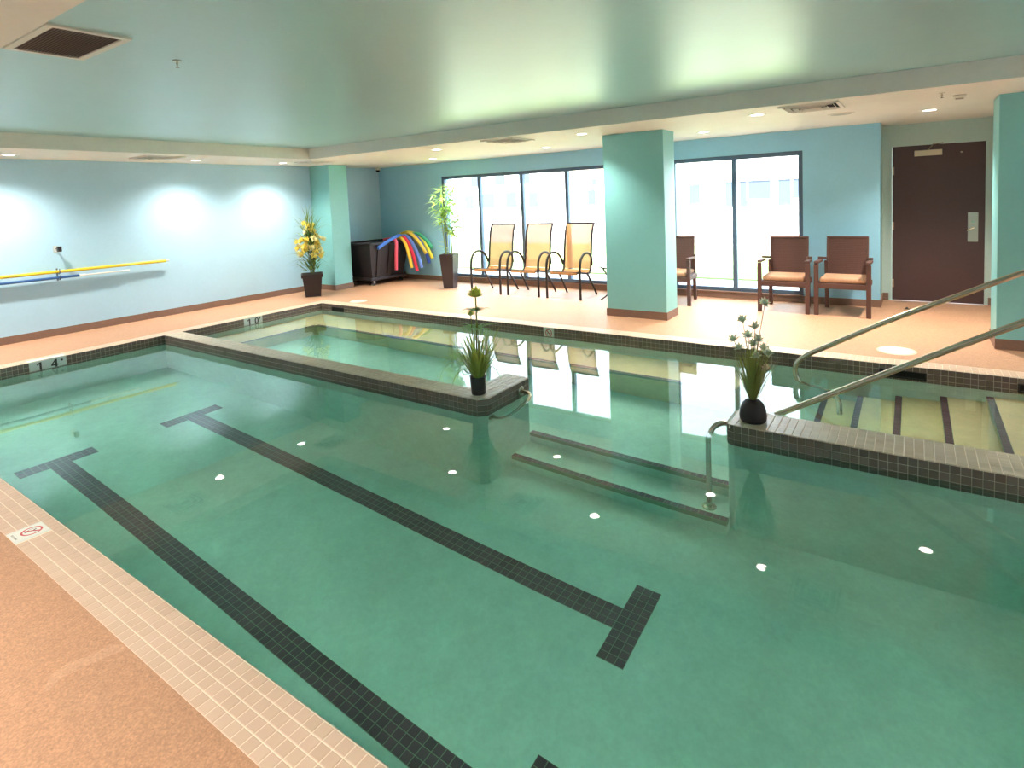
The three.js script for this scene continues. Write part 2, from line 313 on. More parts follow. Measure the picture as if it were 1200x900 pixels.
// water body: closed volume, faint ripples on top
{
  const x0 = XL - .002, x1 = XR + .002, z0 = ZF - .002, z1 = ZN + .002, nx = 230, nz = 130, P = [], N = [], I = [];
  const waves = []; const r = mulberry(9); for (let i = 0; i < 16; i++) { const a = r() * Math.PI * 2, l = .16 + r() * .75; waves.push([Math.cos(a) * 6.283 / l, Math.sin(a) * 6.283 / l, r() * 6.28, .0000095 * l * 1.4]); }
  for (let j = 0; j <= nz; j++) for (let i = 0; i <= nx; i++) {
    const x = x0 + (x1 - x0) * i / nx, z = z0 + (z1 - z0) * j / nz; let h = 0, gx = 0, gz = 0;
    for (const [kx, kz, ph, a] of waves) { const p = kx * x + kz * z + ph; h += a * Math.sin(p); gx += a * kx * Math.cos(p); gz += a * kz * Math.cos(p); }
    const m = 3.0; P.push(x, WL + h * m, z); const n = V(-gx * m, 1, -gz * m).normalize(); N.push(n.x, n.y, n.z);
  }
  for (let j = 0; j < nz; j++) for (let i = 0; i < nx; i++) { const a = j * (nx + 1) + i, b = a + nx + 1; I.push(a, b, a + 1, b, b + 1, a + 1); }
  const yb = yD(D_MAIN) - .05, add = (pts, n) => { const s = P.length / 3; pts.forEach(p => { P.push(...p); N.push(...n); }); for (let k = 1; k + 1 < pts.length; k++) I.push(s, s + k, s + k + 1); };
  const top = (i, j) => P.slice((j * (nx + 1) + i) * 3, (j * (nx + 1) + i) * 3 + 3);
  const edge = (idx, n, flip) => { const s = P.length / 3; idx.forEach(t => { P.push(...t, t[0], yb, t[2]); N.push(...n, ...n); }); for (let k = 0; k + 1 < idx.length; k++) { const a = s + 2 * k; if (flip) I.push(a, a + 2, a + 1, a + 2, a + 3, a + 1); else I.push(a, a + 1, a + 2, a + 2, a + 1, a + 3); } };
  const row = (f, n) => Array.from({ length: n + 1 }, (_, k) => f(k));
  edge(row(k => top(k, nz), nx), [0, 0, 1], false); edge(row(k => top(k, 0), nx), [0, 0, -1], true); edge(row(k => top(0, k), nz), [-1, 0, 0], false); edge(row(k => top(nx, k), nz), [1, 0, 0], true);
  add([[x0, yb, z0], [x1, yb, z0], [x1, yb, z1], [x0, yb, z1]], [0, -1, 0]);
  const g = new THREE.BufferGeometry(); g.setAttribute('position', new THREE.Float32BufferAttribute(P, 3)); g.setAttribute('normal', new THREE.Float32BufferAttribute(N, 3)); g.setAttribute('uv', new THREE.Float32BufferAttribute(new Float32Array(P.length / 3 * 2), 2)); g.setIndex(I);
  M.water = phys({ color: '#ffffff', transmission: 1, thickness: 1.3, roughness: 0, ior: 1.333, attenuationColor: new THREE.Color().setRGB(.785, .982, .945), attenuationDistance: 1 });
  const w = new THREE.Mesh(g, M.water); w.name = 'pool_water'; w.castShadow = true; w.receiveShadow = true; scene.add(w); w.userData = { kind: 'stuff', label: 'clear green tinted pool water with faint ripples', category: 'water' };
}
// ---------------------------------------------------------------- lamps
const soffitLamps = [];
function downlight(x, z, label, y = H, cd = LAMP_CD, cone = 1.02, soft = 1) {
  const g = thing('recessed_downlight', label, 'downlight', [x, y, z], 0, 'recessed downlights in the soffit');
  obj('trim_ring', lathe([[.062, .0], [.066, -.006], [.086, -.006], [.09, -.001], [.09, .0]], 28), M.whiteMetal, g);
  obj('lamp_lens', new THREE.CircleGeometry(.062, 28).rotateX(Math.PI / 2).translate(0, -.0012, 0), M.lampGlow, g);
  const s = new THREE.SpotLight(LAMP, cd, 0, cone, soft, 2); s.position.set(x, y - .012, z); s.target.position.set(x, 0, z); s.castShadow = true; s.shadow.radius = 2.5; s.shadow.mapSize.set(512, 512); scene.add(s, s.target);
}
M.lampGlow = std({ color: '#ffffff', emissive: LAMP, emissiveIntensity: .15, roughness: .5 });
const ord = ['leftmost', 'second', 'third', 'fourth'];
[2.52, 4.91, 7.36, 9.8].forEach((x, i) => downlight(x, 1.0, ['leftmost recessed downlight', 'second recessed downlight from left', 'third recessed downlight from left', 'rightmost recessed downlight in front of the door alcove'][i] + (i < 3 ? ' in the soffit row next to the windows' : ''), H, i === 3 ? LAMP_CD : LAMP_CD * .8));
[3.76, 6.21, 8.29].forEach((x, i) => downlight(x, 2.28, ['left recessed downlight', 'middle recessed downlight in front of the free standing pillar', 'right recessed downlight beside the square air vent'][i] + ' along the tray edge', H, LAMP_CD * [1, .4, 1][i]));
[2.78, 4.27, 6.5, 8.1].forEach((z, i) => downlight(.64, z, ['farthest recessed downlight above the left wall by the flower pot', 'second farthest recessed downlight washing the left wall', 'third recessed downlight washing the left wall above the poles', 'nearest recessed downlight washing the left wall'][i], H, LAMP_CD * .6, 1.2, .8));
[3.4, 6.2].forEach((z, i) => downlight(12.0, z, ['far', 'near'][i] + ' recessed downlight over the deck beside the stairs'));
[2.2, 4.5, 6.8, 9.1].forEach((x, i) => downlight(x, 9.1, ['first', 'second', 'third', 'fourth', 'fifth'][i] + ' recessed downlight from the left over the near deck', H, LAMP_CD * .85));

// ---------------------------------------------------------------- ceiling fittings
function squareVent(x, z, s, label) {
  const g = thing('air_diffuser', label, 'air vent', [x, H, z], 0, 'square air diffusers in the soffit');
  const ring = (a, w, y0, y1) => { const b = a - w; return [box(-a, a, y0, y1, -a, -b), box(-a, a, y0, y1, b, a), box(-a, -b, y0, y1, -b, b), box(b, a, y0, y1, -b, b)]; };
  obj('dark_throat', box(-s * .94, s * .94, -.004, -.001, -s * .94, s * .94), M.darkHole, g);
  obj('outer_frame', ring(s, .03, -.016, 0), M.whiteMetal, g);
  for (const [k, y] of [[.76, -.022], [.53, -.026], [.3, -.03]]) {
    const a = s * k, gs = []; for (let i = 0; i < 4; i++) gs.push(worldUV(new THREE.BoxGeometry(a * 2, .004, .036).rotateX(.85).translate(0, y + .012, a).rotateY(i * Math.PI / 2)));
    obj('louvre', gs, M.whiteMetal, g);
  }
}
squareVent(8.83, 2.46, .26, 'square white air diffuser beside the right hand downlight');
squareVent(5.22, 2.5, .26, 'square air diffuser in the soffit left of the free standing pillar');
squareVent(.96, 4.96, .26, 'square air diffuser in the soffit above the left wall');
squareVent(1.1, 2.47, .24, 'square air diffuser at the corner of the tray near the left pillar');
{
  const g = thing('return_grille', 'brown slatted return air grille in the teal ceiling', 'air vent', [5.83, HC, 7.58]);
  obj('grille_frame', [box(-.33, .33, -.012, 0, -.19, -.155), box(-.33, .33, -.012, 0, .155, .19), box(-.33, -.295, -.012, 0, -.155, .155), box(.295, .33, -.012, 0, -.155, .155)], M.whiteMetal, g);
  obj('duct_back', box(-.295, .295, -.003, -.0005, -.155, .155), std({ color: '#6d615b', roughness: .8 }), g);
  for (let i = 0; i < 20; i++) obj('slat', worldUV(new THREE.BoxGeometry(.588, .0018, .013).rotateX(.6).translate(0, -.008, -.147 + i * .0155)), M.grille, g);
}
function sprinkler(x, y, z, label) {
  const g = thing('fire_sprinkler', label, 'sprinkler', [x, y, z]); g.scale.setScalar(.7);
  obj('escutcheon', lathe([[0, -.008], [.03, -.008], [.036, 0], [0, 0]], 20), M.whiteMetal, g);
  obj('body', [rod([0, -.008, 0], [0, -.03, 0], .009), rod([-.012, -.028, 0], [0, -.058, 0], .003, 6), rod([.012, -.028, 0], [0, -.058, 0], .003, 6)], M.steel, g);
  obj('deflector', lathe([[0, -.062], [.018, -.062], [.018, -.059], [0, -.059]], 16), M.steel, g);
}
sprinkler(5.83, HC, 7.0, 'small fire sprinkler head in the teal ceiling');
sprinkler(9.86, H, 2.4, 'small fire sprinkler head in the soffit left of the right pillar');
{
  const g = thing('smoke_detector', 'small round smoke detector in the soffit beside the sprinkler', 'smoke detector', [10.0, H, 2.1]);
  obj('housing', lathe([[0, -.03], [.03, -.03], [.045, -.018], [.05, 0], [0, 0]], 24), M.whiteMetal, g); obj('vent_ring', lathe([[.034, -.033], [.03, -.03], [.026, -.033], [.03, -.034], [.034, -.033]], 24), M.grille, g);
  const s = thing('ceiling_speaker', 'round grey ceiling speaker grille in the soffit', 'speaker', [9.0, H, 1.5]);
  obj('bezel', lathe([[.105, -.004], [.11, -.008], [.13, -.005], [.132, 0], [.105, 0]], 32), M.whiteMetal, s); obj('mesh_grille', lathe([[0, -.006], [.106, -.004], [.106, 0], [0, 0]], 32), std({ color: '#b9bdb9', roughness: .7 }), s);
  const c = thing('dome_camera', 'small dark dome security camera in the far ceiling corner', 'camera', [.13, H, .13]);
  obj('mount', lathe([[0, -.05], [.05, -.05], [.055, -.04], [.055, 0], [0, 0]], 24), M.whiteMetal, c); obj('dome', new THREE.SphereGeometry(.045, 20, 10, 0, 6.2832, Math.PI / 2, Math.PI / 2).translate(0, -.05, 0), std({ color: '#22262c', roughness: .15 }), c);
}

// ---------------------------------------------------------------- signs
function canvasTex(w, h, draw) { const c = document.createElement('canvas'); c.width = w; c.height = h; const k = c.getContext('2d'); draw(k, w, h); const t = new THREE.CanvasTexture(c); t.colorSpace = THREE.SRGBColorSpace; return t; }
const noDive = canvasTex(256, 256, (k, w) => {
  k.fillStyle = '#e6e8e0'; k.fillRect(0, 0, w, w); k.fillStyle = '#33302f';
  k.beginPath(); k.arc(96, 92, 15, 0, 7); k.fill(); k.lineWidth = 17; k.strokeStyle = '#33302f'; k.lineCap = 'round';
  k.beginPath(); k.moveTo(104, 108); k.lineTo(138, 142); k.lineTo(186, 140); k.moveTo(120, 122); k.lineTo(86, 140); k.stroke();
  k.lineWidth = 7; k.beginPath(); k.moveTo(60, 176); k.quadraticCurveTo(80, 164, 100, 176); k.quadraticCurveTo(120, 188, 140, 176); k.quadraticCurveTo(160, 164, 190, 176); k.stroke();
  k.strokeStyle = '#c8404a'; k.lineWidth = 20; k.beginPath(); k.arc(128, 128, 92, 0, 7); k.stroke(); k.beginPath(); k.moveTo(64, 64); k.lineTo(192, 192); k.stroke();
});
function planeFace(w, h) { return new THREE.PlaneGeometry(w, h); }
{
  const g = thing('no_diving_tile', 'white tile with red no diving symbol set in the near coping', 'sign', [5.889, -.0035, 7.961], 0);
  obj('tile_body', rbox(-.074, .074, 0, .005, -.074, .074, .0015), M.whiteTile, g);
  obj('symbol', planeFace(.115, .115).rotateX(-Math.PI / 2).rotateY(-Math.PI / 2).translate(.0, .0055, -.012), std({ map: noDive, roughness: .35 }), g);
  obj('caption', planeFace(.09, .02).rotateX(-Math.PI / 2).translate(0, .0055, .06), std({ roughness: .35, map: canvasTex(256, 56, (k, w, h) => { k.fillStyle = '#e6e8e0'; k.fillRect(0, 0, w, h); k.fillStyle = '#55504a'; k.font = 'bold 40px sans-serif'; k.textAlign = 'center'; k.fillText('NO DIVING', w / 2, 42); }) }), g);
  const f = thing('no_diving_tile', 'white no diving tile in the waterline band of the far pool edge', 'sign', [5.9247, -.07, ZF + .003]);
  obj('tile_body', rbox(-.076, .076, -.066, .066, 0, .006, .0015), M.whiteTile, f);
  obj('symbol', planeFace(.118, .118).translate(0, 0, .0065), std({ map: noDive, roughness: .35 }), f);
}
function depthSign(txt, z0, z1, label, draw, cap) {
  const g = thing('depth_marker', label, 'depth marker', [XL + .003, -.06, (z0 + z1) / 2], Math.PI / 2), w = z1 - z0;
  const n = 3, tw = w / n; for (let i = 0; i < n; i++) obj('tile', rbox(-w / 2 + i * tw + .0008, -w / 2 + (i + 1) * tw - .0008, -.055, .055, 0, .006, .0015), M.whiteTile, g);
  obj('numerals', planeFace(w * .98, .104).translate(0, 0, .0066), std({ roughness: .35, map: canvasTex(512, Math.round(512 * .11 / w), draw) }), g);
  if (cap) for (let i = 0; i < n; i++) obj('coping_marker_tile', rbox(-w / 2 + i * tw + .001, -w / 2 + (i + 1) * tw - .001, .056, .0625, -.1, -.004, .0015), M.whiteTile, g);
}
const numerals = (a, b, dot) => (k, w, h) => {
  k.fillStyle = '#dde3df'; k.fillRect(0, 0, w, h); k.fillStyle = '#3a2c2c'; k.font = `bold ${Math.round(h * 1.22)}px sans-serif`; k.textAlign = 'center'; k.textBaseline = 'middle';
  k.fillText(a, w * .27, h * .54); k.fillText(b, w * .68, h * .54); if (dot) { k.beginPath(); k.arc(w * .88, h * .3, h * .11, 0, 7); k.fill(); } else k.fillText("'", w * .87, h * .54);
};
depthSign('14', ...signZ['14'], 'white depth marker reading 14 on the left pool edge', numerals('1', '4', true), true);
depthSign('10', ...signZ['10'], "white depth marker reading 10' on the far pool's left edge", numerals('1', '0', false), false);

// skimmer mouths in the tile band, deck lids
const skimLabel = ['dark skimmer mouth in the tile band below the handrails', 'dark skimmer mouth in the tile band near the far left pool corner', 'dark skimmer mouth in the tile band at the right picture edge'];
skim.forEach(([a, b], i) => {
  const g = thing('skimmer', skimLabel[i], 'skimmer', [(a + b) / 2, -.155, ZF + .002]), w = (b - a) / 2;
  obj('mouth', box(-w, w, 0, .105, -.0, .004), M.darkHole, g);
  obj('face_frame', [box(-w, w, .1, .108, 0, .012), box(-w, -w + .012, 0, .1, 0, .012), box(w - .012, w, 0, .1, 0, .012)], M.black, g);
  obj('weir_flap', rbox(-w + .02, w - .02, .005, .052, .004, .012, .003), M.black, g);
});
[[9.53, 2.27, .15, 'round cream skimmer lid in the deck behind the handrails'], [1.98, 2.43, .13, 'round cream skimmer lid in the deck by the left pillar']].forEach(([x, z, r, l]) => {
  const g = thing('deck_lid', l, 'lid', [x, 0, z]); obj('cover', lathe([[0, .006], [r - .012, .006], [r - .004, .003], [r - .004, 0], [0, 0]], 36), std({ color: '#efe3d0', roughness: .4 }), g);
  obj('rim', lathe([[r - .004, 0], [r - .004, .004], [r + .012, .003], [r + .014, 0]], 36), std({ color: '#d8c8b2', roughness: .5 }), g);
});

// ---------------------------------------------------------------- handrails
function handrail(z, pts, posts, label) {
  const g = thing('handrail', label, 'handrail', [pts[pts.length - 1][0], 0, z]), ox = pts[pts.length - 1][0];
  obj('rail', tube(pts.map(p => [p[0] - ox, p[1], 0]), .0215, 120, 14), M.steel, g);
  for (const [x, y0, y1] of posts) { obj('post', rod([x - ox, y0, 0], [x - ox, y1, 0], .0195, 14), M.steel, g); obj('flange', lathe([[0, .014], [.03, .014], [.048, .004], [.048, 0], [0, 0]], 24).translate(x - ox, y0, 0), M.steel, g); }
}
handrail(3.3, [[9.14, yD(.7), 0], [9.13, -.5, 0], [9.08, -.3, 0], [8.98, -.225, 0], [8.87, -.17, 0], [8.8, -.06, 0], [8.805, .05, 0], [8.9, .145, 0], [9.0, .205, 0], [9.3, .385, 0], [9.6, .555, 0], [9.95, .735, 0], [10.32, .925, 0], [10.5, 1.0, 0], [10.72, 1.03, 0], [10.95, 1.0, 0], [11.02, .88, 0], [11.02, .5, 0], [11.02, .0, 0]], [], 'stainless steel handrail on the far side of the pool stairs with looped end');
handrail(4.2, [[9.1, yD(.85), 0], [9.09, -.6, 0], [9.03, -.45, 0], [8.8, -.42, 0], [8.62, -.36, 0], [8.58, -.27, 0], [8.66, -.19, 0], [8.78, -.125, 0], [9.31, .19, 0], [9.79, .48, 0], [10.22, .73, 0], [10.5, .89, 0], [10.72, .97, 0], [10.95, .95, 0], [11.02, .84, 0], [11.02, .5, 0], [11.02, .0, 0]], [], 'stainless steel handrail on the near side of the pool stairs by the divider');
{
  const g = thing('grab_rail', 'curved steel grab rail at the end of the left divider wall', 'grab rail', [6.805, 0, 4.75]);
  obj('rail', tube([[.0, -.08, 0], [.06, -.08, .0], [.115, -.085, .03], [.14, -.11, .1], [.14, -.18, .24], [.12, -.24, .38], [.07, -.26, .43], [0, -.26, .44]], .017, 60, 12), M.steel, g);
  obj('wall_flange', lathe([[0, .012], [.03, .012], [.042, .003], [.042, 0], [0, 0]], 20).rotateZ(-Math.PI / 2).translate(.004, -.08, 0), M.steel, g);
  obj('wall_flange', lathe([[0, .012], [.03, .012], [.042, .003], [.042, 0], [0, 0]], 20).rotateZ(-Math.PI / 2).translate(.004, -.26, .44), M.steel, g);
  const k = thing('grab_rail', 'curved steel grab rail at the tip of the right divider wall', 'grab rail', [8.58, 0, 4.7]);
  obj('rail', tube([[0, -.06, 0], [-.05, -.05, .02], [-.1, -.075, .06], [-.125, -.15, .09], [-.13, -.4, .1], [-.13, -.8, .1], [-.13, yD(D_B), .1]], .019, 60, 12), M.steel, k);
  obj('floor_flange', lathe([[0, .014], [.03, .014], [.05, .004], [.05, 0], [0, 0]], 24).translate(-.13, yD(D_B), .1), M.steel, k);
}

// ---------------------------------------------------------------- door
{
  const g = new THREE.Group(); g.name = 'door_1'; g.position.set(9.921, 0, -.618); scene.add(g); structure(g, 'dark brown slab door in the recess at right', 'door');
  obj('door_frame', [box(-.526, -.497, 0, 2.13, -.15, .012), box(.497, .526, 0, 2.13, -.15, .012), box(-.497, .497, 2.106, 2.13, -.15, .012)], M.alcove, g);
  const d = obj('door_leaf', rbox(-.495, .495, .008, 2.104, -.045, 0, .003), M.door, g);
  obj('closer', rbox(-.25, .05, 1.96, 2.035, 0, .05, .008), std({ color: '#cfc4ab', roughness: .4 }), g);
  obj('closer_arm', [rod([-.1, 2.04, .03], [-.05, 2.10, .12], .008, 8), rod([-.05, 2.10, .12], [.06, 2.118, .01], .008, 8)], M.steel, g);
  const p = obj('handle_plate', rbox(.322, .428, .82, 1.2, 0, .012, .004), std({ color: '#b9b5ac', metalness: .8, roughness: .35 }), g);
  obj('lever', [rod([.375, 1.0, .01], [.375, 1.0, .06], .012), rod([.38, 1.0, .055], [.31, .97, .06], .011)], M.steel, p); obj('lock_cylinder', rod([.375, 1.08, .01], [.375, 1.08, .025], .016), M.steel, p);
  for (const y of [.24, 1.03, 1.78]) obj('hinge', rod([-.482, y - .055, .008], [-.482, y + .055, .008], .011, 10), std({ color: '#b89a83', metalness: .5, roughness: .4 }), g);
  obj('door_stop_button', lathe([[0, .014], [.012, .012], [.014, 0], [0, 0]], 14).rotateX(Math.PI / 2).translate(.25, 1.98, 0), M.steel, g);
  const s = thing('floor_stop', 'small metal door stop on the alcove floor', 'door stop', [9.6, 0, .02]); obj('base', lathe([[0, .012], [.025, .01], [.03, 0], [0, 0]], 18), M.steel, s); obj('bumper', lathe([[0, .03], [.012, .028], [.015, .012], [0, .012]], 14), M.black, s);
}

// ---------------------------------------------------------------- sling chairs
function slingChair(x, z, turn, label) {
  const g = thing('sling_chair', label, 'chair', [x, 0, z], turn, 'tan sling armchairs in front of the window');
  const rail = [[.27, .425], [.18, .415], [.02, .385], [-.1, .375], [-.165, .43], [-.19, .55], [-.215, .75], [-.245, .95], [-.29, 1.1], [-.33, 1.165]];
  for (const s of [-1, 1]) {
    obj('arm_leg', tube([[s * .305, 0, .29], [s * .305, .25, .29], [s * .305, .48, .285], [s * .305, .62, .25], [s * .305, .7, .16], [s * .305, .715, .06], [s * .3, .69, -.05], [s * .285, .61, -.14], [s * .265, .5, -.18]], .019, 50, 10), M.bronze, g);
    obj('rear_leg', tube([[s * .265, .385, -.02], [s * .268, .25, -.12], [s * .275, .12, -.22], [s * .278, 0, -.3]], .016, 24, 10), M.bronze, g);
    obj('side_rail', tube(rail.map(p => [s * .25, p[1], p[0]]), .016, 60, 10), M.bronze, g);
    obj('seat_bracket', rod([s * .25, .41, .14], [s * .305, .41, .285], .011, 8), M.bronze, g);
  }
  obj('head_bar', rod([-.262, 1.168, -.332], [.262, 1.168, -.332], .0135), M.bronze, g);
  obj('front_bar', rod([-.25, .425, .27], [.25, .425, .27], .012), M.bronze, g);
  obj('cross_bar', rod([-.268, .2, -.16], [.268, .2, -.16], .01), M.bronze, g);
  const strip = (pts, dip) => {
    const c = new THREE.CatmullRomCurve3(pts.map(p => V(0, p[1], p[0])), false, 'centripetal'), n = 30, w = 8, P = [], U = [], I = [];
    for (let i = 0; i <= n; i++) { const q = c.getPoint(i / n), t = c.getTangent(i / n); for (let j = 0; j <= w; j++) { const a = j / w * 2 - 1, d = dip * (1 - a * a); P.push(a * .25, q.y - t.z * -d * 1 * (t.y > .7 ? 0 : 1) - (t.y > .7 ? 0 : 2 * d * 0), q.z - (t.y > .7 ? d : 0)); U.push(j / w, i / n); } }
    for (let i = 0; i < n; i++) for (let j = 0; j < w; j++) { const a = i * (w + 1) + j, b = a + w + 1; I.push(a, b, a + 1, b, b + 1, a + 1); }
    const G = new THREE.BufferGeometry(); G.setAttribute('position', new THREE.Float32BufferAttribute(P, 3)); G.setAttribute('uv', new THREE.Float32BufferAttribute(U, 2)); G.setIndex(I); G.computeVertexNormals(); return G;
  };
  obj('sling_back', strip(rail.slice(4), .02), M.sling, g);
  obj('sling_seat', strip(rail.slice(0, 5), .02), M.slingSeat, g);
  obj('seat_hem', rbox(-.245, .245, .385, .43, .255, .285, .012), M.slingSeat, g);
  return g;
}
slingChair(3.6, .72, .02, 'tan sling armchair nearest the bamboo planter');
slingChair(4.36, .70, 0, 'tan sling armchair in the middle of the three by the window');
slingChair(5.13, .70, -.02, 'tan sling armchair nearest the free standing pillar');
{
  const g = thing('side_table', 'small glass top side table with curved dark legs beside the pillar', 'table', [5.88, 0, .62]);
  obj('glass_top', lathe([[0, .505], [.245, .505], [.25, .501], [.245, .497], [0, .497]], 40), phys({ color: '#dfeee9', transmission: 1, roughness: 0, thickness: 0, ior: 1.5 }), g);
  obj('rim', new THREE.TorusGeometry(.252, .01, 8, 48).rotateX(Math.PI / 2).translate(0, .5, 0), M.bronze, g);
  obj('lower_ring', new THREE.TorusGeometry(.12, .008, 8, 32).rotateX(Math.PI / 2).translate(0, .22, 0), M.bronze, g);
  for (let i = 0; i < 4; i++) { const a = i * Math.PI / 2 + .6, c = Math.cos(a), s = Math.sin(a); obj('leg', tube([[c * .25, .5, s * .25], [c * .17, .36, s * .17], [c * .12, .22, s * .12], [c * .18, .08, s * .18], [c * .3, 0.008, s * .3]], .011, 30, 8), M.bronze, g); }
}

// ---------------------------------------------------------------- brown wicker chairs
function wickerChair(x, z, turn, label) {
  const g = thing('wicker_armchair', label, 'chair', [x, 0, z], turn, 'brown wicker armchairs with tan cushions');
  for (const s of [-1, 1]) {
    obj('leg', rbox(s * .283 - .025, s * .283 + .025, 0, .645, .24, .29, .005), M.wicker, g);
    obj('leg', worldUV(new RoundedBoxGeometry(.045, .64, .045, 2, .005).rotateX(.1).translate(s * .235, .318, -.255)), M.wicker, g);
    obj('arm', [worldUV(new RoundedBoxGeometry(.055, .03, .34, 2, .006).rotateX(-.03).translate(s * .278, .662, .13)), worldUV(new RoundedBoxGeometry(.05, .03, .22, 2, .006).rotateX(-.12).rotateY(s * .18).translate(s * .262, .68, -.12))], M.wicker, g);
    obj('side_rail', rbox(s * .262 - .02, s * .262 + .02, .345, .405, -.24, .27, .005), M.wicker, g);
  }
  obj('front_apron', rbox(-.27, .27, .34, .405, .245, .285, .005), M.wicker, g);
  obj('rear_apron', rbox(-.25, .25, .34, .405, -.25, -.215, .005), M.wicker, g);
  obj('seat_deck', rbox(-.255, .255, .39, .415, -.235, .27, .006), M.wicker, g);
  obj('cushion', rbox(-.25, .25, .412, .475, -.19, .275, .028, 4), M.cushion, g);
  const b = new THREE.Group(); b.name = 'backrest'; b.position.set(0, .4, -.235); b.rotation.x = -.12; g.add(b);
  obj('core', rbox(-.225, .225, 0, .53, -.012, .012, .006), M.wicker, b);
  obj('rim', [rbox(-.238, -.21, 0, .55, -.02, .02, .008), rbox(.21, .238, 0, .55, -.02, .02, .008), rbox(-.238, .238, .523, .555, -.02, .02, .008)], M.wicker, b);
  const weave = []; for (let i = 0; i < 26; i++) for (let j = 0; j < 12; j++) weave.push(new THREE.BoxGeometry(.03, .014, .006).translate(-.193 + j * .0351 + (i % 2 ? .0088 : -.0088), .02 + i * .0195, .013));
  const w = obj('woven_strand', weave, M.wickerStrand, b); w.userData.kind = 'stuff';
  return g;
}
wickerChair(6.76, .56, .06, 'brown wicker armchair half hidden behind the free standing pillar');
wickerChair(8.275, .54, .02, 'brown wicker armchair standing in front of the right window');
wickerChair(8.95, .52, -.03, 'brown wicker armchair standing against the wall left of the door recess');
// ---------------------------------------------------------------- float cart and pool noodles
{
  const g = thing('storage_cart', 'black plastic rolling tub cart full of foam noodles in the corner', 'cart', [.54, 0, .655]);
  const hull = (wt, dt, wb, db, y0, h) => frustum4(wt, dt, wb, db, h, y0);
  const outer = hull(.8, 1.08, .58, .84, .15, .68);
  obj('tub', [outer, box(-.4, .4, .8, .83, -.54, -.51), box(-.4, .4, .8, .83, .51, .54), box(-.4, -.37, .8, .83, -.51, .51), box(.37, .4, .8, .83, -.51, .51)], M.black, g);
  obj('rim', [rbox(-.43, .43, .815, .86, -.57, -.51, .015), rbox(-.43, .43, .815, .86, .51, .57, .015), rbox(-.43, -.37, .815, .86, -.57, .57, .015), rbox(.37, .43, .815, .86, -.57, .57, .015)], M.black, g);
  for (const z of [-.3, 0, .3]) obj('side_rib', worldUV(new RoundedBoxGeometry(.03, .66, .07, 2, .008).rotateZ(-.16).translate(.352, .48, z)), M.black, g);
  obj('dolly', rbox(-.34, .34, .095, .155, -.48, .48, .015), M.black, g);
  for (const [x, z] of [[.27, -.38], [.27, .38], [-.27, -.38], [-.27, .38]]) { const c = obj('caster_wheel', worldUV(new THREE.CylinderGeometry(.05, .05, .032, 20).rotateZ(Math.PI / 2).translate(x, .05, z)), M.black, g); obj('fork', [box(x - .026, x - .02, .045, .1, z - .02, z + .02), box(x + .02, x + .026, .045, .1, z - .02, z + .02)], M.steel, c); }
  obj('paper_tag', worldUV(new THREE.BoxGeometry(.002, .11, .05).rotateZ(-.13).translate(.376, .72, -.42)), std({ color: '#b9b3ac', roughness: .8 }), g);
}
const foam = h => std({ color: h, roughness: .85 });
function noodle(pts, h, label, r = .034) {
  const c = new THREE.CatmullRomCurve3(pts.map(p => V(...p)), false, 'centripetal'), e = c.getPoint(1), t = c.getTangent(1);
  const o = V(...pts[0]), g = thing('pool_noodle', label, 'pool noodle', pts[0], 0, 'foam pool noodles in the black cart');
  obj('foam_tube', new THREE.TubeGeometry(c, 60, r, 16).translate(-o.x, -o.y, -o.z), foam(h), g);
  const q = new THREE.Quaternion().setFromUnitVectors(V(0, 0, 1), t), end = new THREE.RingGeometry(r * .33, r, 20).applyQuaternion(q).translate(e.x - o.x, e.y - o.y, e.z - o.z), hole = new THREE.CylinderGeometry(r * .33, r * .33, .05, 12, 1, true).rotateX(Math.PI / 2).translate(0, 0, -.025).applyQuaternion(q).translate(e.x - o.x, e.y - o.y, e.z - o.z);
  obj('end_face', end, foam(h), g); const hm = foam(h); hm.side = THREE.DoubleSide; obj('bore', hole, hm, g);
}
noodle([[.7, .868, .18], [.86, .93, .28], [.97, .955, .45], [.99, .87, .75], [.99, .745, 1.04]], '#4f7fd6', 'blue foam noodle pointing left over the cart rim');
noodle([[.55, .868, .45], [.8, .89, .5], [.95, .897, .55], [1.03, .82, .58], [1.035, .6, .6], [1.02, .27, .61]], '#f2657f', 'pink foam noodle hanging straight down the cart side');
noodle([[.6, .868, .3], [.85, .90, .35], [1.0, .895, .4], [1.11, .79, .4], [1.2, .55, .4], [1.26, .29, .4]], '#f4cf4c', 'yellow foam noodle hanging beside the pink one');
noodle([[.6, .868, .22], [.85, .91, .28], [1.04, .9, .34], [1.17, .76, .35], [1.29, .48, .35], [1.36, .23, .35]], '#e23a55', 'red foam noodle between yellow and blue ones');
noodle([[.58, .868, .14], [.85, .93, .22], [1.07, .925, .3], [1.22, .79, .31], [1.37, .53, .31], [1.45, .29, .31]], '#6d8fe2', 'light blue foam noodle hanging next to the red one');
noodle([[.6, .868, .13], [.86, .95, .15], [1.1, .985, .24], [1.28, .88, .25], [1.43, .72, .25], [1.53, .58, .25]], '#f6d558', 'yellow foam noodle arching highest over the cart');
noodle([[.62, .868, .09], [.9, .93, .1], [1.15, .93, .15], [1.33, .78, .16], [1.46, .56, .16], [1.52, .37, .16]], '#3f62cf', 'dark blue foam noodle tip below the high yellow one');
noodle([[.66, .868, .07], [.9, .94, .07], [1.16, .965, .08], [1.4, .84, .09], [1.56, .68, .09]], '#4fc39b', 'green foam noodle reaching toward the window');
noodle([[.6, .94, .07], [.9, 1.0, .07], [1.2, .9, .08], [1.45, .7, .13], [1.6, .47, .14]], '#e9d850', 'yellow green foam noodle reaching farthest right');

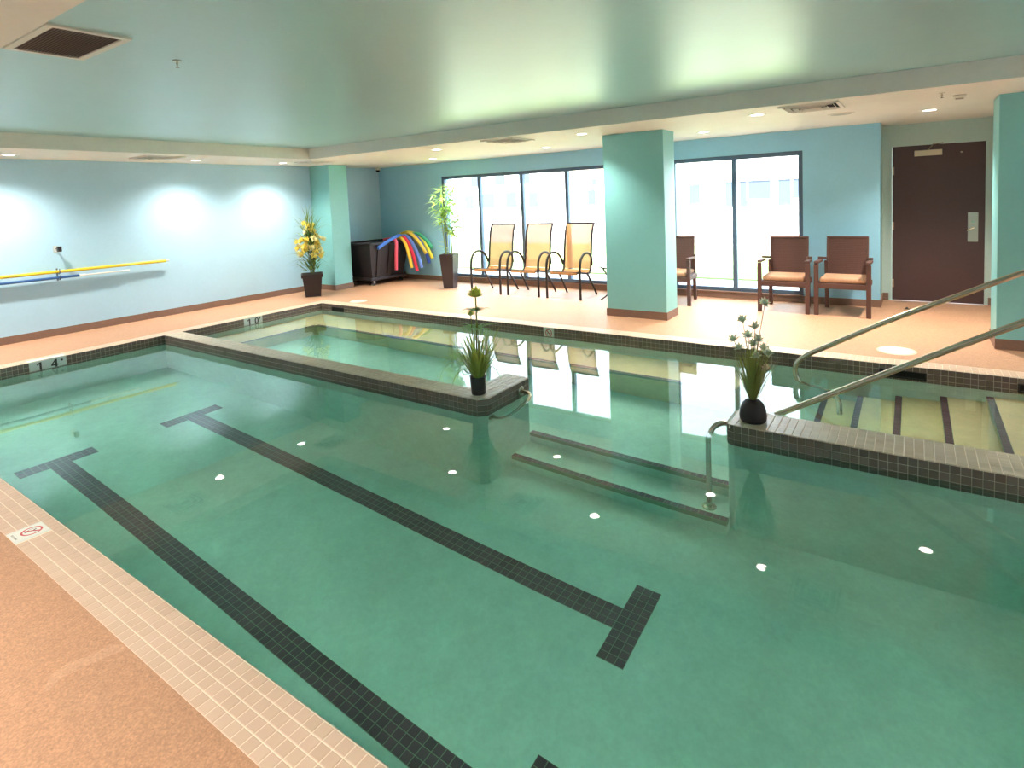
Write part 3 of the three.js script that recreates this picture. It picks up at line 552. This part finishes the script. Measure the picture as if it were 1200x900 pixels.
// ---------------------------------------------------------------- plants
function blade(base, dir, len, w, droop, curl = 0, seg = 7) {     // grass blade as a tapering V ribbon
  const P = [], U = [], I = [], side = V(-dir.z, 0, dir.x).normalize(); if (!isFinite(side.x) || side.lengthSq() < .1) side.set(1, 0, 0);
  let p = base.clone(), d = dir.clone().normalize();
  for (let i = 0; i <= seg; i++) {
    const t = i / seg, ww = w * (t < .15 ? .6 + t * 2.6 : 1 - Math.pow((t - .15) / .85, 1.6)) + .0006, n = d.clone().cross(side).normalize();
    for (const [a, b] of [[-1, 0], [0, .3], [1, 0]]) { const q = p.clone().addScaledVector(side, a * ww).addScaledVector(n, b * ww); P.push(q.x, q.y, q.z); U.push(a * .5 + .5, t); }
    p.addScaledVector(d, len / seg); d.y -= droop / seg * (.4 + 1.6 * t); d.addScaledVector(side, curl / seg).normalize();
  }
  for (let i = 0; i < seg; i++) for (let j = 0; j < 2; j++) { const a = i * 3 + j, b = a + 3; I.push(a, a + 1, b, b, a + 1, b + 1); }
  const g = new THREE.BufferGeometry(); g.setAttribute('position', new THREE.Float32BufferAttribute(P, 3)); g.setAttribute('uv', new THREE.Float32BufferAttribute(U, 2)); g.setIndex(I); g.computeVertexNormals(); return g;
}
const leafMat = (h, tr = .3) => phys({ color: h, roughness: .96, side: THREE.DoubleSide, transmission: tr, thickness: 0 });
function bloom(r, n, seed) {                       // little many-petalled flower head
  const gs = [], rr = mulberry(seed);
  for (let k = 0; k < n; k++) { const a = k * 2.39996, e = .15 + 1.25 * (k / n), l = r * (.75 + .5 * rr()), d = V(Math.cos(a) * Math.sin(e), Math.cos(e), Math.sin(a) * Math.sin(e)); gs.push(blade(V(0, 0, 0), d, l, r * .3, .35, 0, 3)); }
  return merge(gs);
}
const onDir = (a, e) => V(Math.cos(a) * Math.cos(e), Math.sin(e), Math.sin(a) * Math.cos(e));
{ // flower arrangement by the left pillar
  const g = thing('flower_pot', 'tall yellow flower arrangement in a black square pot by the left wall', 'potted plant', [.68, 0, 2.36], .94), r = mulberry(101);
  obj('pot', [frustum4(.34, .34, .26, .26, .39, 0), frustum4(.375, .375, .37, .37, .06, .35)], M.pot, g);
  obj('soil', box(-.165, .165, .39, .414, -.165, .165), M.soil, g);
  const bl = []; for (let i = 0; i < 70; i++) { const a = r() * 6.28, hi = i < 38; bl.push(blade(V((r() - .5) * .1, hi ? .85 + r() * .3 : .42 + r() * .3, (r() - .5) * .1), onDir(a, hi ? .9 + r() * .65 : .35 + r() * .7), hi ? .42 + r() * .32 : .25 + r() * .3, .009, hi ? .6 + r() * 1.6 : .9 + r(), 0)); }
  obj('grass_foliage', bl, leafMat('#5f8038'), g);
  const st = []; for (let i = 0; i < 9; i++) { const a = r() * 6.28; st.push(rod([Math.cos(a) * .04, .4, Math.sin(a) * .04], [Math.cos(a) * .1, .85 + r() * .45, Math.sin(a) * .1], .006, 6)); }
  obj('stem', st, std({ color: '#5a6b35', roughness: .8 }), g);
  const lf = []; for (let i = 0; i < 90; i++) { const a = r() * 6.28, y = .45 + r() * .65, q = .04 + r() * .12; lf.push(blade(V(Math.cos(a) * q, y, Math.sin(a) * q), onDir(a, .2 + r() * .8), .09 + r() * .1, .02, .7, 0, 4)); }
  obj('leaf_foliage', lf, leafMat('#6c8a3c'), g);
  const fb = [bloom(.075, 34, 5), bloom(.065, 30, 6)], fm = ['#fdf08a', '#fff8c4', '#fae878'].map(h => leafMat(h, .25));
  for (let i = 0; i < 46; i++) { const a = i * 2.4 + r(), y = i < 38 ? .66 + (i / 38) * .38 + r() * .08 : 1.1 + r() * .22, q = i < 38 ? .1 + r() * .12 : .03 + r() * .06; const m = obj('flower', fb[i % 2], fm[i % 3], g); m.position.set(Math.cos(a) * q, y, Math.sin(a) * q); m.rotation.set(Math.sin(a) * .9, 0, -Math.cos(a) * .9); }
}
{ // bamboo planter by the window
  const g = thing('bamboo_planter', 'leafy bamboo in a tall dark tapered square planter by the window', 'potted plant', [2.52, 0, .68], 0.28), r = mulberry(202);
  obj('planter', [frustum4(.28, .28, .195, .195, .63, 0)], M.planter, g);
  obj('soil', box(-.13, .13, .615, .635, -.13, .13), M.soil, g);
  const lf = [];
  for (let i = 0; i < 6; i++) {
    const a = i * 1.05 + .3, b = [Math.cos(a) * .06, .62, Math.sin(a) * .06], top = [Math.cos(a) * (.12 + r() * .08), 1.55 + r() * .4, Math.sin(a) * (.12 + r() * .08)];
    const c = obj('culm', rod(b, top, .008, 8, .004), std({ color: '#9aa84a', roughness: .6 }), g);
    for (let k = 0; k < 12; k++) { const t = .32 + .68 * (k / 11), p = V(b[0] + (top[0] - b[0]) * t, b[1] + (top[1] - b[1]) * t, b[2] + (top[2] - b[2]) * t), aa = r() * 6.28, tw = p.clone().addScaledVector(onDir(aa, .5), .1 + r() * .1); lf.push(rod(p.toArray(), tw.toArray(), .0018, 4)); for (let q = 0; q < 6; q++) lf.push(blade(p.clone().lerp(tw, .35 + .65 * r()), onDir(aa + (r() - .5) * 2.4, .5 - r() * 1.1), .13 + r() * .09, .017, .7, 0, 4)); }
  }
  for (let i = 0; i < 12; i++) { const a = r() * 6.28; lf.push(blade(V(Math.cos(a) * .1, .68 + r() * .2, Math.sin(a) * .1), onDir(a, .3), .12, .012, .8, 0, 4)); }
  obj('leaf_foliage', lf, leafMat('#a8cf62', .4), g);
}
{ // papyrus style plant on the left divider
  const g = thing('papyrus_plant', 'slender artificial papyrus plant in a dark round pot on the left divider', 'potted plant', [6.66, .001, 5.16]), r = mulberry(303);
  obj('pot', lathe([[0, 0], [.056, 0], [.06, .01], [.068, .145], [.072, .15], [.064, .15], [.06, .135], [0, .135]], 28), M.pot, g);
  obj('soil', lathe([[0, .139], [.06, .139]], 20), M.soil, g);
  const bl = []; for (let i = 0; i < 130; i++) { const a = r() * 6.28, q = r() * .045; bl.push(blade(V(Math.cos(a) * q, .13, Math.sin(a) * q), onDir(a, .9 + r() * .6), .2 + r() * .28, .0075, .25 + r() * .7, (r() - .5) * .5)); }
  for (const [a, e, l] of [[2.9, .75, .42], [3.5, .8, .38], [-.35, .85, .42], [-.6, .7, .38], [.1, .9, .4], [2.4, .8, .36]]) bl.push(blade(V(0, .13, 0), onDir(a, e + .25), l, .008, .5, 0));
  for (const [a, e, l, d] of [[2.7, .6, .5, 3.2], [3.0, .5, .55, 3.4], [3.4, .7, .5, 3.0], [.2, .7, .42, 3.2], [-.2, .6, .45, 3.1], [1.6, .6, .45, 3]]) bl.push(blade(V(0, .13, 0), onDir(a, e + .3), l, .005, d, 0, 12));
  obj('grass_foliage', bl, leafMat('#b4bc58', .45), g);
  obj('stem', [tube([[0, .13, 0], [.005, .4, .004], [.012, .62, 0], [.014, .82, 0]], .006, 20, 6), tube([[.01, .13, .01], [-.01, .35, .01], [-.035, .56, .01], [-.045, .67, 0]], .004, 20, 6), tube([[0, .13, -.01], [.02, .35, 0], [.03, .6, .01]], .004, 20, 6)], std({ color: '#8a8a3c', roughness: .7 }), g);
  const palmM = leafMat('#abcc90', .5), fan = (x, y, z, n, l) => { for (let i = 0; i < n; i++) pf.push(blade(V(x, y, z), onDir(i / n * 6.28 + r() * .3, .25 + r() * .25), l * (.75 + r() * .5), .0135, 1.3, 0, 5)); }; let pf = [];
  for (const f of [[.012, .545, 0, 16, .2], [.012, .70, 0, 11, .13], [-.03, .55, .01, 8, .11]]) { pf = []; fan(...f); obj('palmate_leaf', pf, palmM, g); }
  const a = obj('flower', bloom(.078, 60, 31), leafMat('#f6f47c', .4), g); a.position.set(.014, .82, 0);
  const b = obj('flower', bloom(.045, 34, 32), leafMat('#e6e680', .5), g); b.position.set(-.045, .66, 0);
}
{ // grass plant on the right divider
  const g = thing('grass_plant', 'tufted grass plant with pale flowers in a dark domed pot on the right divider', 'potted plant', [8.735, .001, 4.70]), r = mulberry(404);
  obj('pot', lathe([[0, 0], [.078, 0], [.088, .012], [.09, .04], [.084, .085], [.068, .125], [.045, .148], [.02, .156], [0, .156]], 32), M.pot, g);
  const bl = []; for (let i = 0; i < 230; i++) { const a = r() * 6.28, q = r() * .022; bl.push(blade(V(Math.cos(a) * q, .14, Math.sin(a) * q), onDir(a, 1.08 + r() * .48), .24 + r() * .2, .0036, .1 + r() * .3, (r() - .5) * .3, 6)); }
  obj('grass_foliage', bl, leafMat('#a8aa5c', .45), g);
  const heads = [[-.115, .56, .02], [-.06, .70, 0], [-.02, .60, .03], [.02, .66, 0], [.05, .58, .03], [.085, .83, 0], [-.085, .5, 0], [.075, .52, .02], [.095, .38, .03], [0, .53, -.03], [.04, .47, .05], [.1, .48, -.02]];
  const flw = bloom(.046, 16, 41), fm = leafMat('#f3f6e2', .45), fp = leafMat('#f6dcc4', .45);
  heads.forEach((h, i) => { obj('flower_stem', tube([[h[0] * .1, .14, h[2] * .1], [h[0] * .35, .14 + (h[1] - .14) * .5, h[2] * .4], [h[0] * .8, .14 + (h[1] - .14) * .85, h[2]], h], .0022, 16, 5), std({ color: '#8b7a58', roughness: .8 }), g); const m = obj('flower', flw, i === 8 ? fp : fm, g); m.position.set(...h); m.rotation.set(.3, i, h[0] * -3); });
}

// ---------------------------------------------------------------- poles on the left wall
{
  const y = thing('telescopic_pole', 'long yellow telescopic pole hung on the left wall', 'pole', [.075, .872, 4.52]);
  obj('yellow_tube', rod([0, 0, .04], [0, .012, 2.9], .02, 14), std({ color: '#f2d337', roughness: .4 }), y); obj('end_cap', rod([0, 0, 0], [0, 0, .05], .014, 12), std({ color: '#d9d5cc', roughness: .4 }), y);
  const b = thing('net_pole', 'blue pole with white handle hung below the yellow one', 'pole', [.075, .79, 5.08]);
  obj('blue_tube', rod([0, .005, .6], [0, .012, 2.3], .017, 14), std({ color: '#2c5d9c', roughness: .4 }), b); obj('white_tube', rod([0, 0, .02], [0, .005, .62], .0105, 12), std({ color: '#e6e6e2', roughness: .4 }), b);
  obj('collar', rod([0, .004, .56], [0, .005, .63], .0175, 12), std({ color: '#eeeeea', roughness: .4 }), b); obj('grip', rod([0, 0, 0], [0, 0, .1], .014, 12), std({ color: '#efefec', roughness: .5 }), b);
  const hk = (z, l) => { const h = thing('pole_hook', l, 'hook', [0, .75, z]); obj('back_plate', rbox(0, .008, 0, .17, -.009, .009, .002), M.frame, h); obj('hook_arm', [tube([[.005, .1, 0], [.05, .098, 0], [.095, .1, 0], [.106, .12, 0], [.106, .165, 0]], .006, 24, 8), tube([[.005, .02, 0], [.05, .018, 0], [.095, .02, 0], [.106, .04, 0], [.106, .075, 0]], .006, 24, 8)], std({ color: '#39506f', roughness: .4 }), h); };
  hk(5.94, 'double wall hook carrying the poles near the black bracket'); hk(7.1, 'double wall hook carrying the poles at the left picture edge');
  const k = thing('wall_bracket', 'small black bracket on the wall above the yellow pole', 'bracket', [0, 1.14, 5.93]);
  obj('wall_plate', rbox(0, .008, 0, .09, -.03, .03, .002), std({ color: '#c8d3d2', roughness: .5 }), k); obj('arm', rod([.005, .05, 0], [.12, .045, 0], .008, 10), M.grille, k); obj('block', rbox(.1, .16, .01, .08, -.022, .022, .006), M.black, k);
}

// ---------------------------------------------------------------- outside the windows
structure(obj('ground_outside', box(-60, 40, -.5, -.12, -70, -.26), std({ map: mottled('#b9b7ae', [[7, 1], [60, 1]], .06, 71, 3), roughness: .9 })), 'pale pavement outside the windows', 'ground');
structure(obj('lawn', box(-45, 30, -.12, -.09, -9.5, -2.6), std({ map: mottled('#8fa468', [[12, 1], [120, 1]], .12, 72, 2), roughness: 1 })), 'sunlit lawn strip outside the windows', 'lawn');
function house(x, z, w, h, rh, mat, label, wins, turn = 0) {
  const g = thing('house', label, 'house', [x, -.12, z], turn), d = 7;
  obj('wall', box(-w / 2, w / 2, 0, h, -d, 0), mat, g);
  const s = new THREE.Shape([[-.5, 0], [d + .5, 0], [d / 2, rh]].map(p => new THREE.Vector2(...p)));
  obj('roof', worldUV(new THREE.ExtrudeGeometry(s, { depth: w + .8, bevelEnabled: false }).rotateY(Math.PI / 2).translate(-w / 2 - .4, h, 0).translate(0, 0, 0)), std({ color: '#8d8480', roughness: .9 }), g);
  obj('eave_board', box(-w / 2 - .4, w / 2 + .4, h - .12, h + .04, .44, .52), std({ color: '#c7ab97', roughness: .8 }), g);
  for (const [wx, wy, ww, wh] of wins) { const f = obj('window_frame', [box(wx - ww / 2 - .07, wx + ww / 2 + .07, wy - .07, wy, 0, .06), box(wx - ww / 2 - .07, wx + ww / 2 + .07, wy + wh, wy + wh + .07, 0, .06), box(wx - ww / 2 - .07, wx - ww / 2, wy, wy + wh, 0, .06), box(wx + ww / 2, wx + ww / 2 + .07, wy, wy + wh, 0, .06)], M.whiteMetal, g); obj('window_pane', box(wx - ww / 2, wx + ww / 2, wy, wy + wh, .005, .02), std({ color: '#39424e', roughness: .1 }), f); }
}
const siding = std({ color: '#d9d2cc', roughness: .9 }), siding2 = std({ color: '#e2ddd6', roughness: .9 });
house(-.6, -35, 9.5, 2.75, 1.6, siding, 'pale bungalow seen through the right window', [[-3.2, .8, .8, 1.4], [-.6, .5, .7, 1.8], [.3, .5, .5, 1.8], [1.35, 1.0, 1.5, 1.3], [3.0, .5, .8, 1.8], [4.0, 1.0, .9, 1.3]]);
house(-22, -35, 11, 4.6, 1.8, siding2, 'two storey pale house seen through the left window', [[-3.5, .9, 1, 1.3], [-1.2, .9, 1.4, 1.4], [1.4, .9, 1.2, 1.4], [3.8, .9, 1, 1.3], [-2.6, 3, 1.2, 1.1], [.2, 3, 1.2, 1.1], [2.9, 3, 1.2, 1.1]]);
house(-12.2, -37, 5.4, 3.9, 1.5, siding, 'narrow pale house seen between chair and pillar', [[-1.2, .9, .8, 1.3], [1.1, .9, .8, 1.3], [-.9, 2.6, .5, .5], [1.0, 2.6, .5, .5]]);
{
  const g = thing('railing', 'low red and white barrier rail outside the right window', 'railing', [6.6, -.12, -7]);
  obj('top_rail', rbox(-2.2, 2.2, .5, .56, -.025, .025, .008), std({ color: '#c48f84', roughness: .7 }), g); obj('lower_rail', rbox(-2.2, 2.2, .25, .29, -.02, .02, .008), std({ color: '#e4ddd5', roughness: .7 }), g);
  for (const x of [-2.1, -1.05, 0, 1.05, 2.1]) obj('post', rbox(x - .03, x + .03, .02, .52, -.03, .03, .006), std({ color: '#e0d8d0', roughness: .7 }), g);
  const k = thing('parking_block', 'low grey kerb block on the ground beyond the railing', 'kerb', [5.3, -.12, -10]); obj('block', rbox(-.62, .62, 0, .12, -.08, .08, .02), std({ color: '#6f7684', roughness: .9 }), k); obj('pin', [rod([-.4, .1, 0], [-.4, .13, 0], .012), rod([.4, .1, 0], [.4, .13, 0], .012)], M.grille, k);
}
shadows(scene);
renderer.render(scene, camera);
